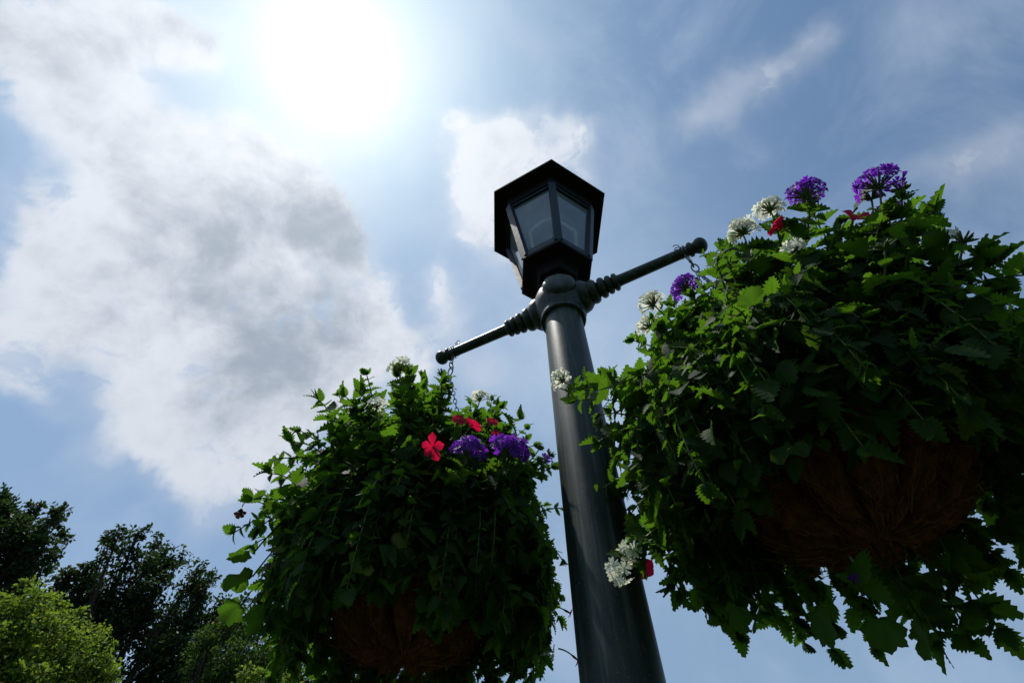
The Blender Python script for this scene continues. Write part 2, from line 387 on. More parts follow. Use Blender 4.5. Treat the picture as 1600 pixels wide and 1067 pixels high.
def make_lamp():
    lamp = thing('street_lamp', 'dark green street lamp post with black hexagonal lantern and two turned side arms', 'street lamp', (PX, PY, 0))
    # pole: fluted foot out of frame, plain shaft, ring under the hub
    prof = [(.135, 0), (.135, .10), (.115, .13), (.115, .5), (.095, .55), (.085, .60), (.073, .68), (.0705, 1.2), (.068, 2.0), (.0645, HUB - .10), (.0645, HUB - .06)]
    V, F = lathe(prof, 56, AX); build('pole', V, F, M['paint'], lamp, True, sharp=40)
    # hub: bulbous casting that carries the arms and the lantern
    hub = [(.0665, -.112), (.0765, -.108), (.080, -.098), (.0765, -.088), (.074, -.082), (.078, -.07), (.090, -.045), (.0965, -.015), (.0965, .015), (.089, .045),
           (.076, .068), (.066, .080), (.066, .086), (.072, .094), (.072, .104), (.060, .112), (.054, .150), (.056, .185), (.064, .205), (.078, .2135)]
    m = MB(); m.add(*lathe(hub, 48, AX + [0, 0, HUB]))
    side = np.array([-ARM_DIR[1], ARM_DIR[0], 0])
    sock = [(.040, .02), (.054, .046), (.061, .066), (.0625, .080), (.058, .098), (.045, .113)]
    boss = sock[:4] + [(.059, .097), (.052, .108), (.036, .115), (.012, .117)]
    for sgn in (1, -1):                                           # sockets for the arms and two blank bosses
        m.add(*lathe(sock, 28, AX + [0, 0, HUB], ARM_DIR * sgn))
        m.add(*lathe([(r * .98, h * .94) for r, h in boss], 28, AX + [0, 0, HUB + .004], unit(side - .35 * ARM_DIR) * sgn))
    m.build('hub', M['paint'], lamp, True, sharp=45)
    # arms: a row of turned beads, a long straight rod, a ring and a knob
    for sgn in (1, -1):
        p = [(.034, .100)]
        def bead(c, w, r, lo):
            for k in range(9):
                a = math.pi * k / 8
                p.append((lo + (r - lo) * math.sin(a), c - w / 2 * math.cos(a)))
        bead(.126, .036, .0455, .030); bead(.161, .026, .039, .026); bead(.187, .022, .035, .024); bead(.210, .020, .033, .022)
        p += [(.0215, .222), (.0205, .235), (.0185, .440), (.0185, .466)]
        bead(.476, .016, .0265, .019)
        p += [(.0195, .486)]
        for k in range(1, 9):
            a = math.pi * (.16 + .84 * k / 8)
            p.append((.0275 * math.sin(a) + .001, .508 - .024 * math.cos(a)))
        V, F = lathe(p, 28, AX + [0, 0, HUB], ARM_DIR * sgn)
        build('arm', V, F, M['paint'], lamp, True, sharp=50)
    # lantern: its frame is the part, the other pieces hang under it
    zb, rb, zt, rt = Z(1.717), .149, Z(2.215), .226
    ze, re = Z(2.306), .308
    lo, hi = hexring(rb, zb + .030), hexring(rt, zt)
    m = MB()
    def bar(a, b, w, d, outn):                                    # rectangular bar from a to b
        t = unit(b - a); n = unit(outn - t * np.dot(outn, t)); s = np.cross(t, n)
        V = [a + s * i * w / 2 + n * j * d / 2 for i, j in ((-1, -1), (1, -1), (1, 1), (-1, 1))] + [b + s * i * w / 2 + n * j * d / 2 for i, j in ((-1, -1), (1, -1), (1, 1), (-1, 1))]
        m.add(V, [(3, 2, 1, 0), (4, 5, 6, 7), (0, 1, 5, 4), (1, 2, 6, 5), (2, 3, 7, 6), (3, 0, 4, 7)])
    c = np.array([PX, PY, 0])
    for k in range(6):
        out = lo[k] - c; out[2] = 0
        bar(lo[k] - unit(out) * .004, hi[k] - unit(out) * .004, .032, .020, out)
    cw = [(lo[k] + lo[(k + 1) % 6]) / 2 - c for k in range(6)]
    lantern_rings = []
    for k in range(6):
        k2 = (k + 1) % 6
        o_ = cw[k].copy(); o_[2] = 0; o_ = unit(o_)
        e = unit(lo[k2] - lo[k])
        bar(lo[k] + e * .006 + np.array([0, 0, .020]) - o_ * .004, lo[k2] - e * .006 + np.array([0, 0, .020]) - o_ * .004, .046, .014, o_)
        bar(hi[k] + e * .006 - np.array([0, 0, .012]) - o_ * .007, hi[k2] - e * .006 - np.array([0, 0, .012]) - o_ * .007, .026, .014, o_)
    lan = m.build('lantern', M['slate'], lamp)
    # bottom plate: a shallow hexagonal tray with a rim
    m = MB()
    rings = [(.078, zb - .062), (.084, zb - .058), (.092, zb - .010), (.100, zb - .004), (.146, zb), (.154, zb + .003), (.157, zb + .008), (.157, zb + .024), (.150, zb + .0295), (.10, zb + .0285)]
    V = np.concatenate([hexring(r, z) for r, z in rings])
    F = [(i * 6 + k, i * 6 + (k + 1) % 6, (i + 1) * 6 + (k + 1) % 6, (i + 1) * 6 + k) for i in range(len(rings) - 1) for k in range(6)]
    F += [tuple(range(6))[::-1], tuple((len(rings) - 1) * 6 + k for k in range(6))]
    m.add(V, F)
    for k in range(6):                                            # screw heads under the plate
        a = R(-89 + 30 + 60 * k)
        m.add(*lathe([(.0055, 0), (.0055, .004), (.003, .006)], 10, (PX + .115 * math.cos(a), PY + .115 * math.sin(a), zb + .0005), (0, 0, -1)))
    m.build('base_plate', M['black'], lan)
    # roof: soffit with a drip edge, six slopes, a small vent and a finial
    m = MB()
    rings = [(.12, zt + .0345), (.205, zt + .032), (.229, zt - .002), (.233, zt), (.236, ze - .006), (re - .006, ze - .006), (re - .002, ze - .006), (re, ze - .003), (re, ze + .008), (re - .004, ze + .011), (.20, ze + .085), (.085, ze + .16), (.08, ze + .165), (.08, ze + .20), (.03, ze + .235)]
    V = np.concatenate([hexring(r, z) for r, z in rings])
    F = [(i * 6 + k, i * 6 + (k + 1) % 6, (i + 1) * 6 + (k + 1) % 6, (i + 1) * 6 + k) for i in range(len(rings) - 1) for k in range(6)]
    F += [tuple(range(6))[::-1], tuple((len(rings) - 1) * 6 + k for k in range(6))]
    m.add(V, F)
    m.add(*lathe([(.02, 0), (.02, .02), (.032, .04), (.034, .055), (.022, .078), (.006, .09)], 20, (PX, PY, ze + .23)))
    m.build('roof', M['black'], lan)
    # six panes
    for k in range(6):
        k2 = (k + 1) % 6
        o_ = cw[k].copy(); o_[2] = 0; o_ = unit(o_) * .008
        a, b, d, e = lo[k] - o_, lo[k2] - o_, hi[k2] - o_, hi[k] - o_
        ins = lambda p, q_, s: p + unit(q_ - p) * s
        q4 = [ins(a, b, .008), ins(b, a, .008), ins(d, e, .008), ins(e, d, .008)]
        n = 8; V = []; F = []
        for j in range(n + 1):
            for i in range(n + 1):
                u, v = i / n, j / n
                V.append((q4[0] * (1 - u) + q4[1] * u) * (1 - v) + (q4[3] * (1 - u) + q4[2] * u) * v)
        for j in range(n):
            for i in range(n): F.append((j * (n + 1) + i, j * (n + 1) + i + 1, (j + 1) * (n + 1) + i + 1, (j + 1) * (n + 1) + i))
        build('glass_pane', V, F, M['glass'], lan, True)
    # bulb with its socket, and a bent conduit
    zc = zb + .030
    V, F = lathe([(.030, 0), (.030, .06), (.024, .075)], 24, (PX, PY, zc)); build('bulb_socket', V, F, M['black'], lan, True, sharp=40)
    V, F = lathe([(.018, .07), (.022, .10), (.036, .14), (.042, .17), (.040, .20), (.028, .225), (.008, .237)], 24, (PX, PY, zc)); build('bulb', V, F, M['bulb'], lan, True, sharp=60)
    t = np.linspace(0, math.pi, 22)
    pts = np.stack([PX - .10 + .20 * (t / math.pi), PY - .085 + .0 * t, zb + .27 + .15 * np.sin(t)], 1)
    pts = np.concatenate([[[PX - .08, PY - .05, zc]], pts, [[PX + .08, PY - .05, zc]]])
    V, F = tube(pts, .007, 8); build('conduit', V, F, M['tubem'], lan, True)
    return lamp
make_lamp()

# ------------------------------------------------------------------ leaf shapes (length 1 along +Y, normal +Z)
def leaf_shape(kind):
    V = []; mid = []; F = []
    if kind == 'verbena':                                         # ovate, deeply toothed
        ts = np.linspace(0.06, 1, 13)
        for i, t in enumerate(ts):
            w = .36 * math.sin(math.pi * min(1, t ** .66)) ** .8 + .012
            tooth = 1.14 if i % 2 else .76
            ww = w * tooth if i < len(ts) - 1 else .004
            yo = .05 if i % 2 else -.01
            fold = .22
            for s in (-1, 0, 1):
                V.append((s * ww, t + (yo if s else 0), abs(s) * ww * fold * (1.25 if i % 2 else .8) - .30 * t * t)); mid.append(abs(s))
        for i in range(len(ts) - 1):
            a, b = i * 3, (i + 1) * 3
            F += [(a, a + 1, b + 1, b), (a + 1, a + 2, b + 2, b + 1)]
        k = len(V); V += [(-.012, 0, .0), (.012, 0, .0)]; mid += [0, 0]; F.append((k, k + 1, 2, 1, 0))
    elif kind == 'geranium':                                      # round with scalloped lobes
        n = 43; V.append((0, .12, -.05)); mid.append(0)
        rings = 4
        for ring in range(1, rings + 1):
            rr = ring / rings
            for i in range(n):
                f = i / (n - 1); a = R(-90) + R(14) + (2 * math.pi - R(28)) * f
                lob = 1 + rr * (.10 * math.cos(f * 2 * math.pi * 7) * -1 + .035 * ((i % 2) * 2 - 1))
                deep = .62 + .38 * math.sin(math.pi * f) ** .35
                r = .52 * rr * lob * deep
                V.append((r * math.cos(a) * 1.06, .12 + .34 * rr + r * math.sin(a), .16 * rr * rr * math.cos(f * 2 * math.pi * 3.5) * .5 + .10 * rr - .12 * rr * rr))
                mid.append(min(1, rr * .15 + abs(math.sin(f * math.pi * 7))))
        for i in range(n - 1):
            F.append((0, 1 + i, 2 + i))
            for ring in range(rings - 1):
                b = 1 + ring * n + i; F.append((b, b + n, b + n + 1, b + 1))
    elif kind == 'tree':
        for t, w in ((0, .02), (.3, .30), (.65, .26), (1, .01)):
            for s in (-1, 0, 1): V.append((s * w, t, abs(s) * w * .3 - .2 * t * t)); mid.append(abs(s))
        for i in range(3):
            a, b = i * 3, i * 3 + 3
            F += [(a, a + 1, b + 1, b), (a + 1, a + 2, b + 2, b + 1)]
    return np.array(V), F, np.array(mid, float)
SHAPES = {k: leaf_shape(k) for k in ('verbena', 'geranium', 'tree')}

def add_leaves(mb, kind, P, D, N, S, wid=None):
    """many leaves at once: base points P, pointing D, facing N, lengths S"""
    V0, F0, mid = SHAPES[kind]; P, D, N = map(np.asarray, (P, D, N)); S = np.asarray(S, float)
    n = len(P)
    D = D / np.linalg.norm(D, axis=1, keepdims=True)
    X = np.cross(D, N); X /= np.linalg.norm(X, axis=1, keepdims=True) + 1e-9
    Nn = np.cross(X, D)
    wv = (rng.uniform(.62, 1.18, n) if wid is None else wid)[:, None, None]
    curl = rng.uniform(-.6, 2.2, n)[:, None, None]
    V = P[:, None] + S[:, None, None] * (V0[None, :, 0:1] * X[:, None] * wv + V0[None, :, 1:2] * D[:, None] + V0[None, :, 2:3] * curl * Nn[:, None])
    k = len(V0)
    mb.V.append(V.reshape(-1, 3))
    off = mb.n + np.arange(n) * k
    for f in F0:
        fa = np.array(f)
        mb.F += (off[:, None] + fa[None]).tolist()
    mb.n += n * k
    mb.A.setdefault('rnd', []).append(np.repeat(rng.random(n), k)); mb.A.setdefault('mid', []).append(np.tile(mid, n)); mb.A.setdefault('len', []).append(np.tile(V0[:, 1], n))

# ------------------------------------------------------------------ hanging baskets
RIM_R, RIM_D = .185, .150
def make_basket(name_label, tip_sign, rim_h):
    tip = AX + ARM_DIR * tip_sign * (.455) + [0, 0, HUB]
    c = np.array([tip[0], tip[1], Z(rim_h)])
    b = thing('hanging_basket', name_label, 'hanging basket', c, 'coconut fibre baskets hung from the lamp arms')
    # liner: pleated half shell of matted fibre, with loose strands lying along the pleats
    n, m_ = 220, 36; V = []; F = []
    ph = rng.uniform(0, 6.28, 6)
    def shell(a, th, l=0.0, jit=1.0):
        rdg = abs(math.sin(5.5 * a + ph[4] + .9 * math.sin(2.2 * th + ph[5]) + .5 * math.sin(2 * a + ph[0])))
        pl = -2.3 * max(0.0, 1 - 2.2 * rdg) + .35 * rdg + .28 * math.sin(11 * a + ph[0] + 1.8 * math.sin(3 * th)) + .2 * math.sin(19 * a + ph[1]) + .2 * math.sin(31 * a + 6 * th + ph[3])
        k = math.cos(th) ** .45
        r = RIM_R * math.cos(th) ** .72 * (1 + .10 * pl * k) * jit * (1 + l)
        return c + [r * math.cos(a), r * math.sin(a), -RIM_D * math.sin(th) ** 1.15 * (1 + .15 * pl * k) * (1 + l)]
    for j in range(m_ + 1):
        th = min(1.5707, math.pi / 2 * j / m_)
        for i in range(n): V.append(shell(2 * math.pi * i / n, th, 0, 1 + .012 * rng.normal()))
    for j in range(m_):
        for i in range(n):
            i2 = (i + 1) % n; F.append((j * n + i, (j + 1) * n + i, (j + 1) * n + i2, j * n + i2))
    lin = build('coco_liner', V, F, M['coco'], b, True)
    m = MB()
    for k in range(1300):
        a0 = rng.uniform(0, 2 * math.pi); th = rng.uniform(0, 1.45)
        da, dt = rng.normal(0, .14), rng.normal(0, .30)
        l0 = rng.uniform(.006, .035); loose = .22 * rng.random() ** 6
        pts = [shell(a0 + da * u + .03 * math.sin(7 * u + k), min(1.5, max(0, th + dt * u + .05 * math.sin(5 * u))), l0 * math.sin(math.pi * min(1, u * 1.1)) + loose * u) for u in np.linspace(0, 1, 5)]
        m.add(*tube(pts, .00055 + .0006 * rng.random(), 3, False))
    m.build('loose_fibres', M['fibre'], lin)
    # wire basket: rim and a few ribs outside the liner
    m = MB()
    t = np.linspace(0, 2 * math.pi, 60)
    m.add(*tube(np.stack([c[0] + (RIM_R + .006) * np.cos(t), c[1] + (RIM_R + .006) * np.sin(t), c[2] + .004 + 0 * t], 1), .0025, 6))
    m.build('wire_rim', M['chain'], b, True)
    V, F = lathe([(RIM_R * .94, -.03), (RIM_R * .90, .005), (.09, .03), (.01, .038)], 32, c); build('soil', V, F, M['soil'], b, True)
    # hook wire twisted round the arm, carabiner ring and three chains
    m = MB()
    up = np.array([0, 0, 1.0]); side = np.array([-ARM_DIR[1], ARM_DIR[0], 0]); ax = ARM_DIR * tip_sign
    t = np.linspace(0, 4.4 * math.pi, 60)
    rr = .0225
    coil = tip[None] + np.cos(t)[:, None] * side * rr + np.sin(t)[:, None] * up * rr + np.linspace(-.010, .010, 60)[:, None] * ax
    m.add(*tube(coil, .0022, 6))
    s0 = tip + up * .0225
    curl = [s0, s0 + up * .012 - ax * .010, s0 + up * .020 - ax * .022, s0 + up * .030 - ax * .016, s0 + up * .026 - ax * .005, s0 + up * .038 - ax * .002, s0 + up * .05 - ax * .012, s0 + up * .046 - ax * .02]
    m.add(*tube(curl, .0018, 6))
    p = tip - up * .022
    q = p - up * .05
    for s in (-1, 1): m.add(*tube([p + side * .004 * s * math.cos(x * 9) + ax * .004 * s * math.sin(x * 9) - up * .05 * x for x in np.linspace(0, 1, 12)], .0017, 5))
    def link(cn, d, sd, L, w, r=.0022):
        tt = np.linspace(0, 2 * math.pi, 18)
        m.add(*tube([cn + d * L / 2 * math.cos(x) + sd * w / 2 * math.sin(x) for x in tt], r, 5, False))
    link(q - up * .012, up, side, .034, .026)
    join = q - up * .045
    link(join, up, ax, .05, .020, .0026)
    for k in range(3):
        a = ARM_AZ + 2 * math.pi * k / 3 + .6
        end = c + [RIM_R * math.cos(a), RIM_R * math.sin(a), .006]
        st = join - up * .024
        L = np.linalg.norm(end - st); nl = int(L / .021); d = (end - st) / L
        x, y, _ = frame(d)
        for i in range(nl): link(st + d * L * (i + .5) / nl, d, x if i % 2 else y, .026, .012, .0016)
    m.build('hook_chain', M['chain'], b, True)
    return b, c

# ------------------------------------------------------------------ flowers
def petal_fan(mb, cpos, nrm, rad, spin, k=5, notch=.22, wid=.62, cup=.25):
    x, y, z = frame(nrm); V = []; F = []
    for i in range(k):
        a = spin + 2 * math.pi * i / k + random.uniform(-.12, .12); rl = rad * random.uniform(.85, 1.1)
        d = x * math.cos(a) + y * math.sin(a); s = -x * math.sin(a) + y * math.cos(a)
        cu = cup * random.uniform(.3, 1.6)
        w = rl * wid
        pts = [(0.04, 0, 0), (.42, -.40 * w / rl, .3), (.42, .40 * w / rl, .3), (.84, -.62 * w / rl, .8), (.80, 0, .62), (.84, .62 * w / rl, .8), (1.0, -.34 * w / rl, 1), (1.0 - notch, 0, .9), (1.0, .34 * w / rl, 1)]
        b = len(V)
        for u, v, h in pts: V.append(cpos + d * u * rl + s * v * rl + z * cu * rl * (h - .3 * h * h) * (1 if random.random() < .9 else -1))
        F += [(b, b + 1, b + 4), (b, b + 4, b + 2), (b + 1, b + 3, b + 6, b + 7), (b + 1, b + 7, b + 4), (b + 2, b + 4, b + 7), (b + 2, b + 7, b + 8, b + 5)]
    mb.add(V, F, rnd=random.random())

def flower_head(plant, pos, axis, kind, size=.030, nfl=18, stalk_from=None, leaves=None, floret=.0105, spread=1.25):
    """a verbena head: florets on a dome at the ends of thin green tubes"""
    axis = unit(axis); x, y, z = frame(axis)
    base = pos - axis * size * .75
    fl = MB(); ca = MB()
    for i in range(nfl):
        cz = 1 - (1 - math.cos(spread)) * (i + .5) / nfl
        a = i * 2.39996 + random.uniform(-.3, .3); sn = math.sqrt(max(0, 1 - cz * cz))
        d = unit(x * sn * math.cos(a) + y * sn * math.sin(a) + z * cz + rng.normal(0, .10, 3))
        L = size * random.uniform(.92, 1.18)
        tipp = base + d * L
        petal_fan(fl, tipp, unit(d + rng.normal(0, .25, 3)), floret * (1.3 if kind == 'white' else 1.0) * random.uniform(.85, 1.12), random.uniform(0, 6))
        ca.add(*tube([base + d * L * .05, base + d * L * .55, tipp], [.0012, .0015, .0009], 4))
    for i in range(14):
        d = unit(axis * random.uniform(.1, .9) + rng.normal(0, .6, 3)); L = size * random.uniform(.35, .6)
        ca.add(*tube([base, base + d * L * .6, base + d * L], [.0010, .0016, .0004], 4))
    h = fl.build('flower_head', M[kind], plant, label={'purple': 'purple verbena flower head', 'white': 'white verbena flower head'}[kind])
    ca.build('calyx', M['calyx'], h)
    stalk(h, base, stalk_from, axis, leaves)
    return h

def stalk(parent, base, src, axis, leaves, r=.0016):
    if src is None: return
    base = np.asarray(base, float); src = np.asarray(src, float)
    L = np.linalg.norm(base - src)
    pts = bez(src, base - unit(axis) * L * .5, base, 12)
    V, F = tube(pts, np.linspace(r * 1.25, r, 12), 6); build('stalk', V, F, M['stem'], parent, True)
    if leaves is not None: leaf_pairs(leaves, pts, .025, .85, .052, outward=unit(axis))

def leaf_pairs(mb, pts, gap, upto, size, start=.15, outward=None, taper=True):
    """opposite toothed leaves along a stem"""
    pts = np.asarray(pts); seg = np.linalg.norm(np.diff(pts, axis=0), axis=1); cum = np.concatenate([[0], np.cumsum(seg)]); L = cum[-1]
    P, D, N, S = [], [], [], []
    s = L * start; k = random.random() * 3
    out = np.array([0, 0, 1.0]) if outward is None else outward
    while s < L * upto:
        p = np.array([np.interp(s, cum, pts[:, i]) for i in range(3)]); q = np.array([np.interp(min(L, s + .01), cum, pts[:, i]) for i in range(3)])
        t = unit(q - p + 1e-6); x, y, _ = frame(t)
        k += math.pi / 2 + random.uniform(-.3, .3)
        sd = x * math.cos(k) + y * math.sin(k)
        f = s / L
        sz = size * ((1.05 - .55 * max(0, f - .45) / .55) if taper else 1)
        for sg in (-1, 1):
            d = unit(t * random.uniform(.35, .8) + sd * sg + rng.normal(0, .16, 3) - np.array([0, 0, .12]))
            P.append(p); D.append(d); N.append(unit(np.array([0, 0, 1.0]) * .75 + out * .35 + t * .35 + rng.normal(0, .28, 3))); S.append(sz * random.uniform(.75, 1.2))
        s += gap * random.uniform(.8, 1.25) * (1 - .35 * f)
    if P: add_leaves(mb, 'verbena', P, D, N, S)

def bud_cluster(plant, pos, axis, size=.017, src=None, leaves=None):
    x, y, z = frame(axis); m = MB()
    for i in range(20):
        d = unit(z * random.uniform(.1, 1.0) + (x * math.cos(i * 2.4) + y * math.sin(i * 2.4)) * random.uniform(.4, 1.0))
        L = size * random.uniform(.75, 1.15)
        m.add(*tube([pos, pos + d * L * .55, pos + d * L * .9, pos + d * L], [.0009, .0016, .0014, .0005], 5))
    h = m.build('bud_cluster', M['calyx'], plant)
    stalk(h, pos, src, axis, leaves)
    return h

def red_flower(plant, pos, nrm, rad=.03, src=None, cup=.35, wid=.62, kind='red', name='flower', label=None):
    m = MB(); 
    x, y, z = frame(nrm)
    spin = random.uniform(0, 6)
    for i in range(5):
        a = spin + 2 * math.pi * i / 5 + random.uniform(-.12, .12)
        d = x * math.cos(a) + y * math.sin(a); s = -x * math.sin(a) + y * math.cos(a); rl = rad * random.uniform(.72, 1.15)
        V = []; F = []; nu, nv = 8, 5; cu = cup * random.uniform(.5, 1.3); tw = random.uniform(-.25, .25)
        for iu in range(nu + 1):
            u = iu / nu; w = wid * rl * (math.sin(math.pi * (.045 + .83 * u ** 1.7)) ** .85) * .80
            for iv in range(nv + 1):
                v = iv / nv * 2 - 1
                uu = u * (1 - .10 * v * v * u)
                V.append(pos + d * uu * rl + s * w * v + z * rl * (cu * u - .55 * cu * u * u * u + .10 * v * v * u + tw * v * u * .35 + .03 * math.sin(6 * v + 5 * u)))
        for iu in range(nu):
            for iv in range(nv):
                b = iu * (nv + 1) + iv; F.append((b, b + 1, b + nv + 2, b + nv + 1))
        m.add(V, F, rnd=random.random())
    h = m.build(name, M[kind], plant, True, label=label)
    c = MB(); c.add(*tube([pos - z * .018, pos - z * .008, pos + z * .004], [.0012, .0026, .0012], 6))
    c.build('calyx', M['calyx'], h, True)
    stalk(h, pos - z * .016, src, nrm, None, .0013)
    return h

# ------------------------------------------------------------------ the planting of one basket
def plant_basket(c, sil, labels, heads, nspr, seed, zoff, drape):
    global rng
    rng = np.random.default_rng(seed); random.seed(seed)
    cen = c + np.array([0, 0, zoff])
    cam0 = np.array([0, 0, CAMZ])
    def near(px, py):                                             # point of a sight line nearest to the planting's middle
        d = ray(px, py); return cam0 + d * np.dot(cen - cam0, d)
    anchors = []
    for px, py in sil:
        p = near(px, py) - cen; r = np.linalg.norm(p); anchors.append((p / r, r))
    AD = np.array([a for a, _ in anchors]); AR = np.array([r for _, r in anchors])
    def rad(d):
        w = np.exp(14 * (AD @ d - 1)); return (np.sum(w * AR) + .12 * .40) / (np.sum(w) + .12)
    def surf(px, py, depth=0.0):                                  # where a sight line meets the planting's surface
        d = ray(px, py); p = near(px, py); off = p - cen; r = np.linalg.norm(off); rr = rad(off / r) - depth
        if r >= rr: return p
        q = p
        for _ in range(6):
            h = math.sqrt(max(0, rr * rr - r * r)); q = p - d * h; rr = rad(unit(q - cen)) - depth
        return q
    def root():
        a = random.uniform(0, 6.28); r = .14 * math.sqrt(random.random()); return c + np.array([r * math.cos(a), r * math.sin(a), .02])
    def spring(e):                                                # a point inside the planting from which a flower stalk rises
        return cen + (e - cen) * random.uniform(.60, .74) + np.array([0, 0, -.02]) + rng.normal(0, .02, 3)

    verb = thing('verbena_plant', labels[0], 'flowering plant', c + np.array([0, 0, .02]), 'verbenas in the hanging baskets')
    ger = thing('geranium_plant', labels[1], 'flowering plant', c + np.array([.03, 0, .02]), 'geraniums in the hanging baskets')
    lv = MB(); st = MB()
    ga = math.pi * (3 - math.sqrt(5))
    zlo = -.42
    for i in range(nspr):
        dz = zlo + (1 - zlo) * (i + random.random()) / nspr; a = i * ga + random.uniform(-.3, .3)
        h = math.sqrt(max(0, 1 - dz * dz)); d = np.array([h * math.cos(a), h * math.sin(a), dz])
        r = rad(d) * (random.uniform(.66, .86) if random.random() < .68 else random.uniform(.88, 1.07))
        if dz > -.1: d = unit(d + np.array([0, 0, .16]))
        e = cen + d * r
        if math.hypot(e[0] - c[0], e[1] - c[1]) < RIM_R + .02 and e[2] < c[2] + .05: continue
        s = root()
        side = np.array([d[0], d[1], 0])
        mid_ = (s + e) / 2 + np.array([0, 0, .10 + .16 * max(0, .4 - dz)]) + side * .06 + rng.normal(0, .02, 3)
        if dz < .1: mid_ = c + side * (RIM_R + .12) + np.array([0, 0, .20])
        pts = bez(s, mid_, e, 14)
        m = len(pts)
        st.add(*tube(pts, np.linspace(.0027, .0013, m), 5))
        leaf_pairs(lv, pts, .024, .985, random.uniform(.032, .052), start=.30, outward=d)
        # growing tip
        t = unit(pts[-1] - pts[-2])
        k = 4
        add_leaves(lv, 'verbena', [e] * k, [unit(t + rng.normal(0, .45, 3)) for _ in range(k)], [unit(d + np.array([0, 0, .6]) + rng.normal(0, .4, 3)) for _ in range(k)], rng.uniform(.016, .034, k))
    # young upright shoots standing clear of the mass
    for i in range(34):
        d = unit(np.array([random.uniform(-1, 1), random.uniform(-1, 1), random.uniform(.5, 1.3)]))
        b0 = cen + d * rad(d) * .72; e = cen + unit(d + np.array([0, 0, .35])) * rad(d) * random.uniform(.98, 1.12)
        pts = bez(b0, (b0 + e) / 2 + np.array([0, 0, -.01]) + d * .02, e, 10)
        st.add(*tube(pts, np.linspace(.0019, .0011, 10), 5)); leaf_pairs(lv, pts, .030, .9, random.uniform(.030, .046), start=.1, outward=d)
        t = unit(pts[-1] - pts[-2])
        add_leaves(lv, 'verbena', [e] * 4, [unit(t + rng.normal(0, .35, 3)) for _ in range(4)], [unit(rng.normal(0, .6, 3) + np.array([0, 0, .6])) for _ in range(4)], rng.uniform(.016, .032, 4))
    # sprigs that spill over the rim and hang round the liner
    for i in range(150):
        a = i * ga + random.uniform(-.3, .3); u = np.array([math.cos(a), math.sin(a), 0])
        ro = RIM_R + random.uniform(.03, drape); lo_ = random.uniform(-.17, -.02) - .10 * (ro - RIM_R - .03)
        e = c + u * ro + np.array([0, 0, lo_]); s = c + u * random.uniform(.08, .15) + np.array([0, 0, .02])
        top = c + u * (ro * .55 + .09) + np.array([0, 0, random.uniform(.12, .26)])
        t_ = np.linspace(0, 1, 14)[:, None]
        pts = (1 - t_) ** 3 * s + 3 * t_ * (1 - t_) ** 2 * top + 3 * t_ ** 2 * (1 - t_) * (c + u * (ro + .03) + np.array([0, 0, .10])) + t_ ** 3 * e
        st.add(*tube(pts, np.linspace(.0021, .0010, 14), 5))
        leaf_pairs(lv, pts, .025, .985, random.uniform(.032, .050), start=.30, outward=u)
        t = unit(pts[-1] - pts[-2])
        add_leaves(lv, 'verbena', [e] * 3, [unit(t + rng.normal(0, .4, 3)) for _ in range(3)], [unit(u + rng.normal(0, .4, 3)) for _ in range(3)], rng.uniform(.02, .045, 3))
    P, D, N, S = [], [], [], []
    for i in range(1800):
        a = random.uniform(0, 6.2832); u = np.array([math.cos(a), math.sin(a), 0])
        P.append(c + u * (RIM_R + .02 + (drape - .03) * random.random()) + np.array([0, 0, random.uniform(-.13, .16)]))
        D.append(unit(u * .3 + rng.normal(0, .5, 3) - np.array([0, 0, .7]))); N.append(unit(u + np.array([0, 0, .5]) + rng.normal(0, .4, 3))); S.append(random.uniform(.030, .048))
    add_leaves(lv, 'verbena', P, D, N, S)
    # inner leaves that close the mass
    P, D, N, S = [], [], [], []
    while len(P) < 2200:
        d = unit(rng.normal(0, 1, 3))
        if d[2] < -.5: continue
        e = cen + d * rad(d) * random.uniform(.42, .80)
        if math.hypot(e[0] - c[0], e[1] - c[1]) < RIM_R + .03 and e[2] < c[2] + .04: continue
        P.append(e); D.append(unit(d * .6 + rng.normal(0, .6, 3) - np.array([0, 0, .25]))); N.append(unit(d * .5 + np.array([0, 0, .5]) + rng.normal(0, .4, 3))); S.append(random.uniform(.032, .052))
    add_leaves(lv, 'verbena', P, D, N, S)
    # geranium leaves among them
    gl = MB()
    def gleaf(e, d, size):
        src = e - unit(e - cen) * random.uniform(.07, .11) + np.array([0, 0, .02])
        if e[2] < c[2] + .06: src = e + np.array([0, 0, .09]) - unit(e - cen) * .05
        gl.add(*tube(bez(src, (src + e) / 2 + np.array([0, 0, .03]), e, 8), .0016, 5), rnd=.6, mid=.5, len=.5)
        n = unit(d * .45 + np.array([0, 0, .6]) + rng.normal(0, .35, 3))
        dd = unit(d + rng.normal(0, .35, 3) + np.array([0, 0, -.25]))
        add_leaves(gl, 'geranium', [e], [dd], [n], [size], np.array([1.0]))
    for _ in range(70):
        d = unit(rng.normal(0, 1, 3))
        if d[2] < -.45: continue
        e = cen + d * rad(d) * random.uniform(.66, .88)
        if math.hypot(e[0] - c[0], e[1] - c[1]) < RIM_R + .03 and e[2] < c[2] + .04: continue
        gleaf(e, d, random.uniform(.035, .058))
